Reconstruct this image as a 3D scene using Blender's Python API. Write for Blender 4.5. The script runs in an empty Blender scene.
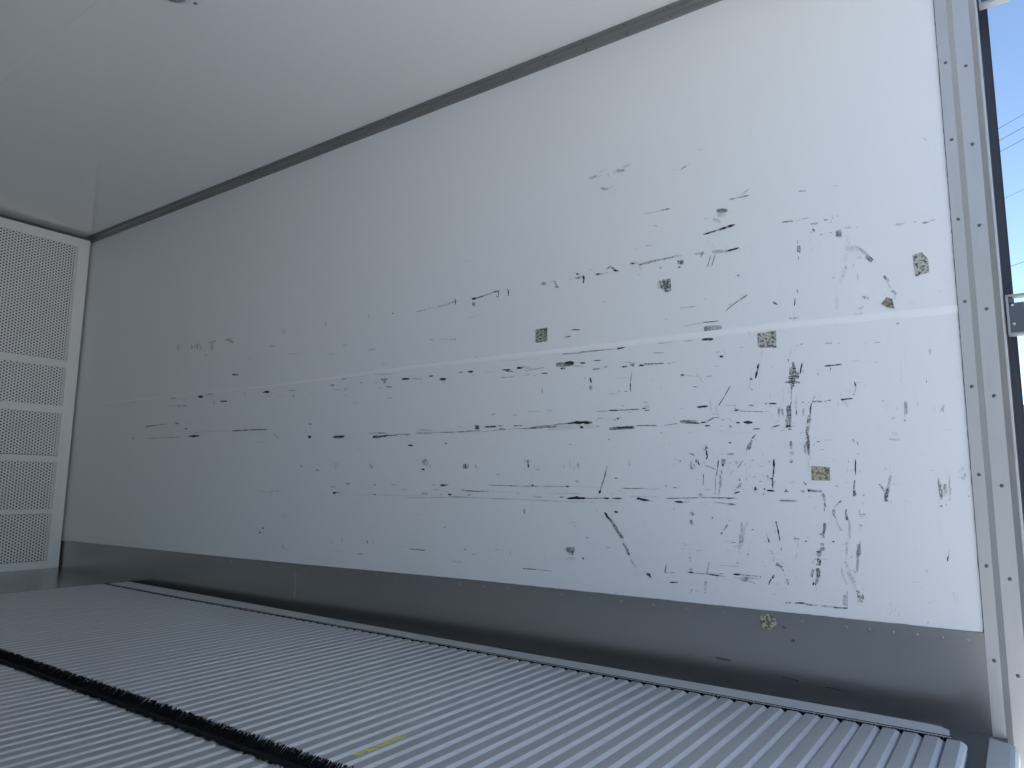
import bpy, bmesh, math, random
from mathutils import Vector, Matrix
S = bpy.context.scene
C = S.collection
R = math.radians
random.seed(7)

# ---------------------------------------------------------------- camera
cam = bpy.data.cameras.new('camera')
cam.sensor_width = 36.0
cam.lens = 713.856 / 1024 * 36.0
cam.clip_start = 0.02
cam.clip_end = 400
camo = bpy.data.objects.new('camera', cam)
C.objects.link(camo)
cr = Vector((0.81786067, 0.57530913, 0.01110561))
cu = Vector((0.07305424, -0.12295933, 0.98971919))
cf = Vector((-0.57076003, 0.80864109, 0.14259237))
m = Matrix.Identity(4)
for i in range(3):
    m[i][0] = cr[i]; m[i][1] = cu[i]; m[i][2] = -cf[i]
m[0][3], m[1][3], m[2][3] = 0.0, -2.28056, 0.56764
camo.matrix_world = m
S.camera = camo

# ---------------------------------------------------------------- sky, sun, exposure
w = bpy.data.worlds.new('sky'); S.world = w; w.use_nodes = True
nt = w.node_tree; nt.nodes.clear()
sky = nt.nodes.new('ShaderNodeTexSky')
sky.sky_type = 'NISHITA'
sky.sun_disc = False
SUN_EL, SUN_AZ = R(52), math.atan2(-0.35, -0.94)   # azimuth measured from +Y towards +X
sky.sun_elevation = SUN_EL
sky.sun_rotation = SUN_AZ
sky.air_density = 1.0; sky.dust_density = 0.25; sky.ozone_density = 1.6
bg = nt.nodes.new('ShaderNodeBackground'); bg.inputs[1].default_value = 0.20
wo = nt.nodes.new('ShaderNodeOutputWorld')
nt.links.new(sky.outputs[0], bg.inputs[0]); nt.links.new(bg.outputs[0], wo.inputs[0])

sl = bpy.data.lights.new('sun', 'SUN'); sl.energy = 11.5; sl.angle = R(0.53); sl.color = (1.0, 0.965, 0.92)
so = bpy.data.objects.new('sun', sl); C.objects.link(so)
sd = Vector((math.sin(SUN_AZ) * math.cos(SUN_EL), math.cos(SUN_AZ) * math.cos(SUN_EL), math.sin(SUN_EL)))
so.rotation_euler = sd.to_track_quat('Z', 'Y').to_euler()
so.location = (0, -6, 9)

# portal: guides sky sampling through the open rear of the box, gives no light of its own
pl = bpy.data.lights.new('rear_opening_portal', 'AREA'); pl.shape = 'RECTANGLE'; pl.size = 2.5; pl.size_y = 2.45
pl.cycles.is_portal = True
po = bpy.data.objects.new('rear_opening_portal', pl); C.objects.link(po)
po.location = (0.02, -1.245, 1.13)
po.rotation_euler = Vector((1, 0, 0)).to_track_quat('Z', 'Y').to_euler()   # faces -X

S.view_settings.view_transform = 'Standard'
S.view_settings.look = 'None'
S.view_settings.gamma = 1
S.view_settings.use_curve_mapping = False
S.view_settings.exposure = 0.45
S.cycles.max_bounces = 14
S.cycles.diffuse_bounces = 8
S.cycles.glossy_bounces = 6
S.cycles.sample_clamp_indirect = 6

# ---------------------------------------------------------------- dimensions (metres)
H = 2.3          # inside height
W = 2.49         # inside width, right wall at y=0, left wall at y=-W
XB = -5.292      # face of the return air grille
XE = -5.42       # front bulkhead
ZF = -0.045      # sub floor under the slats

# ---------------------------------------------------------------- helpers
def obj(name, me, mats, parent=None):
    o = bpy.data.objects.new(name, me)
    for k in (mats if isinstance(mats, (list, tuple)) else [mats]):
        if len(me.materials) < (len(mats) if isinstance(mats, (list, tuple)) else 1):
            me.materials.append(k)
    C.objects.link(o)
    if parent: o.parent = parent
    return o
def bm_obj(name, bm, mats, parent=None, smooth=False):
    me = bpy.data.meshes.new(name)
    bmesh.ops.recalc_face_normals(bm, faces=bm.faces)
    if smooth:
        for f in bm.faces: f.smooth = True
    bm.to_mesh(me); bm.free()
    return obj(name, me, mats, parent)
def box(bm, x0, x1, y0, y1, z0, z1, mi=0):
    vs = [bm.verts.new(p) for p in ((x0,y0,z0),(x1,y0,z0),(x1,y1,z0),(x0,y1,z0),(x0,y0,z1),(x1,y0,z1),(x1,y1,z1),(x0,y1,z1))]
    for f in ((3,2,1,0),(4,5,6,7),(0,1,5,4),(1,2,6,5),(2,3,7,6),(3,0,4,7)):
        bm.faces.new([vs[i] for i in f]).material_index = mi
    return vs
def prism(bm, pts, ax, a, b, mi=0):
    """closed polygon pts extruded along axis ax from a to b (pts in the other two axes, in order)"""
    def P(p, t):
        q = list(p); q.insert(ax, t); return q
    A = [bm.verts.new(P(p, a)) for p in pts]; B = [bm.verts.new(P(p, b)) for p in pts]
    n = len(pts)
    bm.faces.new(A).material_index = mi; bm.faces.new(B[::-1]).material_index = mi
    for i in range(n):
        bm.faces.new((A[i], B[i], B[(i+1) % n], A[(i+1) % n])).material_index = mi
def boxo(name, dims, mat, parent=None, bevel=0):
    bm = bmesh.new(); box(bm, *dims)
    if bevel: bmesh.ops.bevel(bm, geom=bm.edges[:], offset=bevel, segments=2, affect='EDGES')
    return bm_obj(name, bm, mat, parent)
def tube(bm, a, b, r, n=8):
    a, b = Vector(a), Vector(b); d = (b-a).normalized()
    u = d.orthogonal().normalized(); v = d.cross(u)
    A = [bm.verts.new(a + (u*math.cos(t)+v*math.sin(t))*r) for t in [2*math.pi*i/n for i in range(n)]]
    B = [bm.verts.new(b + (u*math.cos(t)+v*math.sin(t))*r) for t in [2*math.pi*i/n for i in range(n)]]
    bm.faces.new(A[::-1]); bm.faces.new(B)
    for i in range(n): bm.faces.new((A[i], A[(i+1)%n], B[(i+1)%n], B[i]))
def empty(name, loc=(0,0,0)):
    o = bpy.data.objects.new(name, None); o.empty_display_size = 0.05
    C.objects.link(o); o.location = loc
    return o
def tag(o, label, cat, group=None):
    o['label'] = label; o['category'] = cat
    if group: o['group'] = group
    return o
def struct(o):
    o['kind'] = 'structure'; return o
def child(o, parent):
    """parent without moving: parents here carry only a location"""
    o.parent = parent; o.matrix_parent_inverse = Matrix.Translation(-parent.location)
    return o

# ---------------------------------------------------------------- materials
def mat(name, col, rough=0.5, metal=0.0, spec=0.5, noise=None, bump=None, aniso=0, rn=None, world=False):
    """noise=(scale xyz, amount, colour2)  bump=(scale xyz, strength, distance)"""
    m = bpy.data.materials.new(name); m.use_nodes = True
    nt = m.node_tree; b = nt.nodes['Principled BSDF']
    b.inputs['Base Color'].default_value = (*col, 1); b.inputs['Roughness'].default_value = rough
    b.inputs['Metallic'].default_value = metal; b.inputs['Specular IOR Level'].default_value = spec
    if aniso: b.inputs['Anisotropic'].default_value = aniso
    tc = nt.nodes.new('ShaderNodeTexCoord'); src_co = nt.nodes.new('ShaderNodeNewGeometry').outputs['Position'] if world else tc.outputs['Object']
    def nz(scale, detail=4):
        mp = nt.nodes.new('ShaderNodeMapping'); mp.inputs['Scale'].default_value = scale
        n = nt.nodes.new('ShaderNodeTexNoise'); n.inputs['Scale'].default_value = 1; n.inputs['Detail'].default_value = detail
        nt.links.new(src_co, mp.inputs[0]); nt.links.new(mp.outputs[0], n.inputs[0])
        return n
    if noise:
        for sc, lo, hi, amt, c2 in noise:
            n = nz(sc); cr = nt.nodes.new('ShaderNodeMapRange')
            cr.inputs['From Min'].default_value = lo; cr.inputs['From Max'].default_value = hi; cr.inputs['To Max'].default_value = amt
            nt.links.new(n.outputs[0], cr.inputs[0])
            mx = nt.nodes.new('ShaderNodeMix'); mx.data_type = 'RGBA'
            src = b.inputs['Base Color']
            if src.links: nt.links.new(src.links[0].from_socket, mx.inputs[6])
            else: mx.inputs[6].default_value = (*col, 1)
            mx.inputs[7].default_value = (*c2, 1)
            nt.links.new(cr.outputs[0], mx.inputs[0]); nt.links.new(mx.outputs[2], b.inputs['Base Color'])
    if rn:
        n = nz(rn[0]); cr = nt.nodes.new('ShaderNodeMapRange')
        cr.inputs['From Min'].default_value = .3; cr.inputs['From Max'].default_value = .7
        cr.inputs['To Min'].default_value = rn[1]; cr.inputs['To Max'].default_value = rn[2]
        nt.links.new(n.outputs[0], cr.inputs[0]); nt.links.new(cr.outputs[0], b.inputs['Roughness'])
    if bump:
        n = nz(bump[0]); bp = nt.nodes.new('ShaderNodeBump'); bp.inputs['Strength'].default_value = bump[1]; bp.inputs['Distance'].default_value = bump[2]
        nt.links.new(n.outputs[0], bp.inputs['Height']); nt.links.new(bp.outputs[0], b.inputs['Normal'])
    return m

WALLC = (0.855, 0.872, 0.885)
M = {}
M['wall'] = mat('white_wall_sheet', WALLC, .38, noise=[((1.2,1.2,2.5), .35, .75, .10, (.80,.83,.86)), ((30,30,3), .62, .8, .10, (.6,.62,.66))], bump=((3,3,3), .25, .01))
M['seam'] = mat('white_sealant', (.93, .94, .95), .4)
M['ceiling'] = mat('glossy_white_ceiling', (.90, .905, .905), .05, spec=.8, noise=[((1,1,1), .35, .75, .06, (.7,.7,.7))], bump=((1.5,1.5,1.5), .08, .01))
M['skirt'] = mat('dull_steel_plate', (.42, .42, .415), .27, metal=.86, noise=[((1.2,1,6), .45, .85, .25, (.26,.26,.27)), ((.8,.8,.8), .4, .8, .2, (.44,.44,.44))])
M['alu'] = mat('dull_aluminium_slat', (.455, .468, .482), .40, metal=.6, noise=[((4,2,4), .4, .75, .22, (.32,.34,.365)), ((170,110,170), .71, .78, .6, (.08,.08,.09)), ((5,60,5), .5, .8, .15, (.55,.57,.6))], world=True)
M['edge'] = mat('lit_slat_bevel', (.70, .715, .735), .36, metal=.6, noise=[((6,30,6), .45, .75, .35, (.55,.57,.6))], world=True)  # paler bevel copy: daylight on the rear-facing slope put into the colour
M['plate'] = mat('bright_edge_plate', (.66, .68, .69), .42, metal=.55, noise=[((20,20,20), .5, .8, .3, (.4,.42,.44))])
M['smooth'] = mat('smooth_floor_plate', (.34, .36, .37), .24, metal=.85, noise=[((3,3,3), .4, .8, .3, (.22,.24,.26))])
M['post'] = mat('galvanised_post', (.54, .545, .545), .42, metal=.5, noise=[((30,30,5), .5, .8, .35, (.44,.45,.47)), ((150,150,60), .68, .76, .4, (.25,.25,.26))])
M['coving'] = mat('grey_coving', (.32, .33, .335), .45, metal=.5, noise=[((4,20,20), .5, .8, .3, (.2,.21,.22))])
M['skirt_rivet'] = mat('bright_rivet_steel', (.42, .42, .42), .3, metal=.9)
M['rivet'] = mat('rivet_steel', (.16, .16, .165), .35, metal=.8)
M['black'] = mat('black_bristle', (.010, .011, .012), .8, spec=.15)
M['dark'] = mat('dark_sub_floor', (.12, .125, .13), .6, metal=.2)
M['rubber'] = mat('dark_rubber_seal', (.022, .027, .04), .6)
M['grille'] = mat('white_painted_sheet', (.90, .895, .87), .4, noise=[((6,6,6), .5, .8, .12, (.7,.7,.7))])
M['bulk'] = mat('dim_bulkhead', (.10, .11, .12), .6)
M['hinge'] = mat('hinge_steel', (.36, .38, .40), .45, metal=.6)
M['hingedark'] = mat('hinge_dark_steel', (.12, .13, .15), .5, metal=.6)
M['outer'] = mat('outer_body_white', (.75, .76, .77), .35)
M['yellow'] = mat('yellow_mark', (.62, .58, .12), .7, noise=[((120,60,60), .5, .62, .8, (.33,.34,.3))])
M['ground'] = mat('pale_concrete_yard', (.47, .465, .45), .9, noise=[((.4,.4,.4), .4, .7, .3, (.42,.41,.38)), ((12,12,12), .5, .8, .2, (.36,.35,.33))])
M['shedwall'] = mat('grey_cladding', (.065, .06, .056), .8)
M['shedroof'] = mat('dark_roof', (.05, .05, .055), .7)
M['wood'] = mat('utility_pole_wood', (.16, .12, .09), .85)
M['wire'] = mat('wire_black', (.02, .02, .025), .6)
M['glass'] = mat('window_glass', (.05, .07, .09), .1)
M['sealant'] = mat('dirty_sealant', (.20, .215, .23), .7)
M['lens'] = mat('lamp_lens', (.78, .79, .78), .2)

M['ceiling'].node_tree.nodes['Principled BSDF'].inputs['IOR'].default_value = 1.75
def scuff_material():
    """white sheet worn through in streaks: vertex attribute = how strong, noise breaks the streak up"""
    m = bpy.data.materials.new('scuffed_sheet'); m.use_nodes = True
    nt = m.node_tree; b = nt.nodes['Principled BSDF']; L = nt.links.new
    b.inputs['Roughness'].default_value = .5
    at = nt.nodes.new('ShaderNodeAttribute'); at.attribute_name = 'wear'
    sp = nt.nodes.new('ShaderNodeSeparateColor'); L(at.outputs['Color'], sp.inputs[0])
    tc = nt.nodes.new('ShaderNodeTexCoord')
    mp = nt.nodes.new('ShaderNodeMapping'); mp.inputs['Scale'].default_value = (400,400,400)
    L(tc.outputs['Object'], mp.inputs[0])
    n = nt.nodes.new('ShaderNodeTexNoise'); n.inputs['Scale'].default_value = 1; n.inputs['Detail'].default_value = 4; n.inputs['Roughness'].default_value = .7
    L(mp.outputs[0], n.inputs[0])
    # threshold falls from .5 (broken) to .3 (solid); sp[1] = 1 when broken
    th = nt.nodes.new('ShaderNodeMapRange'); th.inputs['To Min'].default_value = .2; th.inputs['To Max'].default_value = .42
    L(sp.outputs[1], th.inputs[0])
    sub = nt.nodes.new('ShaderNodeMath'); sub.operation = 'SUBTRACT'; L(n.outputs[0], sub.inputs[0]); L(th.outputs[0], sub.inputs[1])
    mul = nt.nodes.new('ShaderNodeMath'); mul.operation = 'MULTIPLY'; mul.inputs[1].default_value = 7; mul.use_clamp = True; L(sub.outputs[0], mul.inputs[0])
    a = nt.nodes.new('ShaderNodeMath'); a.operation = 'MULTIPLY'; L(mul.outputs[0], a.inputs[0]); L(sp.outputs[0], a.inputs[1])
    b.inputs['Base Color'].default_value = (.018, .023, .028, 1)
    tr = nt.nodes.new('ShaderNodeBsdfTransparent')
    ms = nt.nodes.new('ShaderNodeMixShader')
    L(a.outputs[0], ms.inputs[0]); L(tr.outputs[0], ms.inputs[1]); L(b.outputs[0], ms.inputs[2])
    L(ms.outputs[0], nt.nodes['Material Output'].inputs['Surface'])
    return m
M['scuff'] = scuff_material()
def residue_material(name, base, dark, thr, scale=170):
    return mat(name, base, .8, noise=[((scale, scale, scale), thr, thr+.05, .92, dark), ((60,60,60), .5, .6, .3, tuple(c*.7 for c in base))])
# wear marks on the wall in wall coordinates: x, z of both ends (mm), full width vector (0.1 mm), strength (+1000 = broken up)
SCUFFS = (
'-1259,1738,-1225,1739,21,-73,1060;-1217,1753,-1183,1756,26,-72,1040;-1179,1738,-1174,1723,-61,-7,1045;-1155,1732,-1145,1743,52,-49,1055;'
'-1143,1737,-1109,1733,15,-95,1065;-1115,1745,-1083,1750,28,-70,1045;-1213,1688,-1180,1676,-10,-67,50;-1184,1676,-1142,1663,-3,-30,25;'
'-833,1736,-809,1732,4,-44,1045;-790,1736,-785,1736,9,-44,30;-895,1678,-870,1688,23,-42,55;-928,1688,-905,1681,-1,-28,30;-890,1695,-874,1678,-18,-18,35;'
'-727,1530,-704,1529,6,-49,60;-704,1530,-659,1529,6,-41,60;-679,1533,-652,1558,18,-22,45;-770,1501,-733,1493,-3,-109,1100;'
'-768,1484,-738,1481,8,-139,1050;-782,1476,-759,1456,-52,-71,1050;-818,1426,-773,1431,14,-56,85;-773,1431,-709,1438,17,-69,75;'
'-1039,1548,-990,1544,4,-29,45;-990,1544,-960,1545,7,-30,50;-968,1546,-937,1545,9,-52,65;-1002,1496,-982,1490,-3,-35,45;-1036,1428,-1006,1424,1,-36,45;'
'-1093,1373,-1075,1369,-7,-71,95;-1073,1377,-1046,1343,-41,-26,1050;-1057,1361,-1001,1364,11,-51,1080;-1001,1364,-928,1367,10,-50,1075;'
'-1061,1369,-986,1370,5,-29,1040;-931,1369,-894,1366,5,-57,1060;-914,1345,-891,1343,13,-127,1085;-911,1325,-902,1327,23,-62,60;'
'-979,1336,-972,1335,-1,-57,60;-850,1363,-823,1360,3,-63,1055;-831,1348,-819,1366,57,-46,60;-814,1381,-800,1400,34,-28,1030;'
'-788,1389,-781,1366,-38,-7,1035;-795,1349,-807,1309,-32,14,60;-778,1350,-793,1310,-38,20,60;-789,1359,-743,1352,1,-88,1065;'
'-743,1352,-699,1357,13,-54,80;-698,1359,-698,1344,-26,5,50;-740,1342,-742,1367,39,-2,35;-1187,1367,-1167,1380,26,-32,65;'
'-1169,1372,-1153,1359,-37,-42,70;-1159,1357,-1139,1352,-6,-65,90;-1236,1356,-1201,1352,3,-60,60;-1203,1353,-1179,1354,7,-29,45;'
'-1318,1371,-1307,1366,-23,-62,90;-1318,1356,-1292,1358,13,-46,1050;-1286,1361,-1282,1343,-66,-2,90;-1062,1324,-1054,1323,-1,-43,40;'
'-710,1263,-701,1263,7,-67,50;-560,1415,-525,1412,3,-47,60;-523,1411,-502,1410,3,-31,1040;-505,1414,-480,1412,2,-25,50;-435,1396,-423,1395,0,-45,65;'
'-411,1406,-409,1393,-26,0,45;-471,1389,-452,1392,16,-61,1055;-468,1375,-463,1363,-41,-21,75;-477,1363,-470,1365,11,-38,50;'
'-449,1352,-439,1350,-2,-52,55;-422,1353,-412,1350,-4,-37,40;-403,1347,-386,1341,-23,-174,1075;-391,1355,-385,1356,9,-52,1050;'
'-376,1359,-360,1356,-1,-52,1065;-347,1354,-338,1352,-1,-37,45;-515,1346,-515,1334,-28,3,60;-512,1328,-513,1305,-91,14,1085;'
'-514,1294,-515,1282,-35,6,55;-477,1348,-478,1333,-41,8,1025;-474,1317,-475,1297,-34,6,25;-373,1335,-371,1309,-52,3,1030;'
'-378,1295,-336,1287,-8,-145,1045;-340,1287,-319,1262,-43,-48,1060;-323,1260,-307,1242,-70,-85,1080;-347,1260,-335,1258,-4,-72,1040;'
'-377,1280,-383,1248,-108,37,1028;-381,1241,-379,1227,-38,-3,55;-384,1237,-390,1205,-89,31,1030;-390,1213,-397,1185,-95,36,1035;'
'-347,1213,-349,1188,-44,7,1025;-419,1209,-412,1208,-2,-37,40;-453,1334,-446,1310,-45,-12,1025;-169,1605,-163,1601,-9,-28,30;'
'-160,1590,-146,1577,-9,-20,50;-690,1535,-663,1551,15,-25,50;-505,1506,-480,1502,1,-43,65;-405,1501,-386,1496,-2,-33,35;-557,1587,-529,1596,10,-26,20;'
'-242,1340,-222,1339,4,-56,1055;-225,1340,-212,1341,6,-40,35;-195,1338,-184,1338,3,-39,45;-173,1331,-157,1331,4,-63,60;-156,1332,-139,1336,7,-31,45;'
'-523,1188,-522,1175,-39,1,60;-530,1162,-533,1137,-31,8,80;-550,1099,-520,1098,2,-42,1060;-535,1125,-535,1079,-23,2,30;-597,1159,-583,1148,-26,-40,60;'
'-702,1176,-676,1194,16,-22,50;-281,1192,-267,1173,-46,-43,1070;-272,1171,-264,1154,-41,-23,1045;-262,1146,-252,1131,-46,-41,1065;'
'-340,1138,-323,1128,-27,-62,1060;-352,1104,-338,1106,10,-63,1050;-364,1087,-341,1086,0,-47,1050;-410,1148,-412,1108,-73,10,1035;'
'-223,1102,-200,1099,-6,-106,1025;-141,1125,-139,1125,-2,-37,60;-256,1045,-248,1047,15,-51,50;-350,1212,-348,1187,-35,-1,25;'
'-2132,1333,-2071,1334,10,-35,55;-2071,1335,-2010,1335,9,-34,35;-2010,1337,-1940,1342,20,-56,1060;-1946,1344,-1900,1349,19,-46,60;'
'-1911,1360,-1908,1334,-58,5,85;-1864,1519,-1836,1512,-2,-33,40;-1821,1347,-1798,1343,2,-99,75;-1817,1323,-1799,1320,3,-144,1075;'
'-1798,1345,-1760,1350,22,-54,80;-1760,1350,-1717,1355,16,-45,60;-1717,1357,-1675,1360,14,-45,70;-1683,1359,-1681,1332,-53,5,65;'
'-1693,1339,-1683,1332,-32,-40,60;-1643,1359,-1628,1357,1,-44,60;-1633,1356,-1632,1330,-52,6,85;-1841,1266,-1775,1269,9,-32,35;'
'-1496,1264,-1443,1259,2,-34,1025;-1473,1357,-1453,1352,-11,-99,1080;-1415,1360,-1401,1333,-59,-17,1065;-1413,1334,-1393,1331,0,-66,70;'
'-1318,1373,-1308,1367,-26,-48,80;-1322,1355,-1302,1352,2,-49,60;-1290,1356,-1281,1342,-52,-23,80;-1286,1343,-1285,1329,-54,6,95;'
'-1233,1355,-1215,1353,6,-57,70;-1449,1359,-1420,1355,0,-30,35;-2047,1197,-2029,1193,-6,-45,55;-1994,1194,-1912,1182,-1,-45,1050;'
'-1912,1186,-1901,1181,-24,-47,60;-1341,1156,-1300,1152,1,-40,75;-1368,1130,-1341,1132,9,-40,60;-1798,1098,-1776,1090,-12,-32,1060;'
'-2038,1095,-1978,1088,-1,-33,30;-1433,1077,-1391,1083,12,-40,1050;-1377,1067,-1296,1063,2,-32,60;-1305,1064,-1218,1065,4,-28,55;'
'-1670,1067,-1471,1060,3,-30,1035;-2208,1036,-2163,1034,10,-85,95;-2145,1034,-2083,1026,-3,-46,1055;-2047,1036,-2021,1036,10,-64,75;'
'-1988,1019,-1951,1017,7,-90,90;-1976,1014,-1955,998,-37,-31,50;-1883,1039,-1863,1038,5,-53,70;-1835,1038,-1805,1036,2,-70,85;'
'-1824,1032,-1813,1029,-10,-42,60;-1748,1026,-1680,1028,6,-31,1050;-1659,1030,-1618,1028,4,-51,85;-1644,1025,-1603,1019,-4,-33,70;'
'-1669,1000,-1598,998,3,-30,55;-1588,1032,-1558,1030,1,-83,90;-1573,1038,-1509,1021,-13,-47,1050;-1548,1016,-1461,1023,8,-33,1060;'
'-1558,1000,-1519,1000,4,-33,1050;-1471,1001,-1442,999,0,-40,75;-1509,992,-1490,998,16,-28,40;-1405,1028,-1327,1025,10,-128,1095;'
'-1368,1031,-1327,1029,6,-111,95;-1386,1012,-1364,1010,0,-64,75;-1301,1026,-1279,1024,0,-63,85;-1327,1016,-1287,1013,1,-31,50;'
'-1244,1029,-1218,1028,2,-31,70;-1248,998,-1218,999,6,-46,1060;-1260,967,-1254,948,-76,-12,90;-1263,930,-1249,927,-20,-136,1060;'
'-1260,937,-1255,931,-35,-21,70;-1468,944,-1466,920,-38,0,40;-990,1272,-973,1272,24,-198,1050;-970,1284,-940,1275,-27,-174,1075;'
'-963,1257,-944,1252,-20,-191,1080;-945,1284,-943,1246,-76,6,1095;-1208,1247,-1189,1244,0,-39,40;-959,1147,-955,1147,-1,-44,60;'
'-908,1180,-852,1180,3,-26,55;-819,1201,-815,1199,-12,-32,60;-708,1263,-699,1262,-3,-84,40;-750,1149,-735,1162,33,-39,70;-739,1159,-693,1186,15,-25,65;'
'-697,1184,-677,1195,18,-31,70;-754,1123,-761,1119,-14,26,40;-599,1156,-583,1147,-17,-35,65;-898,1116,-836,1119,4,-29,50;-832,1121,-775,1119,2,-29,85;'
'-825,1099,-765,1095,5,-156,1075;-822,1088,-771,1076,-10,-69,1035;-833,1063,-794,1060,-1,-71,95;-788,1077,-771,1076,2,-42,60;'
'-678,1081,-676,1067,-33,-3,75;-674,1070,-671,1053,-26,-2,40;-896,1064,-866,1063,1,-26,50;-990,1067,-940,1064,1,-26,50;-959,1088,-940,1085,-4,-36,50;'
'-1147,1065,-1118,1065,6,-46,75;-1301,1069,-1143,1063,2,-28,45;-1378,1067,-1357,1068,4,-32,60;-1357,1067,-1327,1066,3,-29,45;'
'-1302,1066,-1279,1067,5,-31,55;-1282,1066,-1180,1065,3,-28,45;-1149,1063,-1119,1066,9,-43,80;-1165,1090,-1154,1089,0,-30,55;'
'-1365,1131,-1342,1132,9,-36,50;-958,1088,-939,1086,-1,-26,70;-989,1067,-972,1065,-1,-29,55;-1009,1034,-970,1032,1,-33,1060;'
'-990,1015,-981,1011,-8,-24,40;-1238,1029,-1210,1028,1,-28,70;-1248,996,-1216,998,6,-35,1065;-1205,999,-1185,1004,12,-29,60;'
'-1129,996,-1108,996,5,-59,90;-1098,1000,-1081,999,4,-93,1095;-1117,1012,-1074,1005,-3,-27,1060;-1065,995,-1043,995,5,-59,100;'
'-1043,998,-1008,996,1,-50,1100;-1008,996,-969,995,2,-33,95;-958,994,-945,992,-3,-28,60;-943,995,-926,995,2,-26,45;-1327,1029,-1304,1029,3,-29,1050;'
'-1154,957,-1102,954,1,-27,40;-1092,970,-1092,959,-36,3,65;-1094,959,-1097,936,-32,6,70;-1098,937,-1097,906,-41,2,100;-1181,902,-1144,901,1,-27,1055;'
'-1146,911,-1135,906,-11,-24,50;-1121,907,-1110,906,0,-33,80;-1020,943,-1011,942,-3,-26,40;-983,916,-980,907,-40,-12,1050;'
'-1050,866,-1032,862,-11,-48,1055;-1043,848,-1026,845,-18,-121,1055;-1054,842,-1039,843,4,-41,95;-1044,835,-1027,835,2,-49,95;'
'-1239,842,-1182,841,1,-27,35;-1182,842,-1145,841,1,-38,80;-1145,841,-1108,839,0,-27,50;-1099,841,-1067,840,1,-33,65;-1151,812,-1143,811,-1,-58,85;'
'-1230,816,-1206,815,0,-30,50;-785,1013,-775,1017,15,-32,60;-775,999,-763,998,-3,-83,95;-761,1016,-751,1004,-25,-22,1055;-709,1024,-696,1021,-4,-27,45;'
'-637,1010,-641,980,-26,6,35;-645,977,-651,884,-32,4,1030;-650,964,-654,944,-57,17,85;-654,944,-662,918,-56,19,85;-680,917,-670,916,-2,-54,65;'
'-672,947,-684,879,-26,6,1040;-677,886,-672,881,-21,-25,60;-913,948,-898,949,7,-57,80;-898,947,-848,938,-3,-28,1045;-855,951,-834,918,-36,-21,1040;'
'-823,936,-802,937,4,-42,55;-869,906,-859,905,-1,-42,55;-743,900,-762,868,-23,15,85;-762,868,-784,837,-23,16,85;-856,837,-819,837,2,-62,90;'
'-811,860,-809,819,-35,-1,40;-812,812,-788,811,-1,-27,40;-773,839,-729,834,-3,-27,1040;-686,833,-670,832,-1,-40,65;-733,818,-716,820,5,-60,70;'
'-729,828,-723,815,-37,-16,50;-716,816,-641,810,-1,-24,60;-794,832,-788,814,-52,-18,1040;-916,835,-901,834,-1,-28,35;-917,795,-852,784,-8,-48,1060;'
'-902,786,-848,782,-1,-28,85;-845,785,-824,785,2,-41,80;-823,787,-802,798,17,-30,80;-806,798,-781,800,2,-27,80;-831,773,-813,773,-2,-55,85;'
'-775,791,-765,790,-7,-40,60;-751,796,-741,782,-22,-15,45;-728,779,-716,779,4,-53,85;-704,780,-676,778,-7,-86,100;-747,770,-745,766,-49,-22,70;'
'-676,757,-653,757,1,-33,50;-614,761,-592,766,7,-31,70;-796,764,-762,749,-10,-22,30;-763,746,-669,746,0,-24,25;-534,1012,-528,1008,-27,-38,1040;'
'-521,1013,-513,1014,5,-37,60;-549,1011,-556,975,-22,6,1035;-559,971,-558,962,-26,-2,75;-546,959,-542,937,-68,-11,1095;-557,938,-537,933,-25,-137,1080;'
'-558,923,-529,921,-6,-140,1090;-561,912,-529,911,0,-85,1090;-559,903,-541,900,-19,-151,1090;-572,899,-527,895,-4,-55,1085;'
'-556,889,-545,888,-5,-109,1090;-553,883,-552,874,-40,-3,95;-526,920,-519,953,45,-13,90;-519,958,-518,947,-23,-1,70;-517,935,-515,919,-28,-2,1045;'
'-522,908,-524,896,-22,5,30;-556,960,-564,939,-27,13,1025;-456,939,-436,939,1,-42,85;-436,939,-406,941,2,-36,95;-438,935,-438,925,-27,1,60;'
'-445,926,-441,923,-12,-20,40;-450,1009,-430,1007,-1,-42,1055;-419,1005,-408,1004,0,-30,1045;-475,921,-474,911,-33,-3,55;-375,885,-371,870,-40,-14,80;'
'-369,882,-362,882,0,-22,50;-371,867,-379,844,-29,12,1050;-386,865,-394,839,-20,8,35;-414,835,-382,836,1,-46,100;-412,839,-409,830,-29,-14,90;'
'-409,829,-396,813,-44,-43,1035;-416,851,-411,845,-17,-15,40;-623,835,-600,834,-2,-49,100;-635,835,-629,834,-8,-36,70;-621,831,-617,823,-27,-13,1060;'
'-619,869,-617,850,-41,-4,1035;-577,885,-581,836,-26,3,1035;-554,874,-556,837,-23,2,60;-555,837,-562,817,-27,11,70;-520,834,-523,832,-20,63,60;'
'-506,834,-505,831,-36,-17,50;-493,834,-468,832,-3,-41,1085;-492,843,-484,849,17,-23,55;-460,831,-456,832,8,-40,60;-456,834,-441,835,1,-24,70;'
'-492,841,-495,828,-22,6,60;-458,816,-450,815,-1,-23,35;-542,852,-538,839,-27,-9,45;-542,840,-542,797,-40,1,1050;-598,811,-580,810,-8,-182,1040;'
'-594,820,-594,790,-41,0,1055;-584,816,-582,789,-41,-3,1060;-565,825,-563,794,-121,-6,1095;-565,797,-568,758,-144,12,1080;-576,760,-559,763,12,-71,1080;'
'-569,752,-558,752,-2,-42,80;-559,762,-546,761,-6,-54,1045;-575,755,-573,737,-35,-5,25;-542,811,-542,793,-34,1,60;-522,813,-522,792,-40,-1,1060;'
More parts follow.
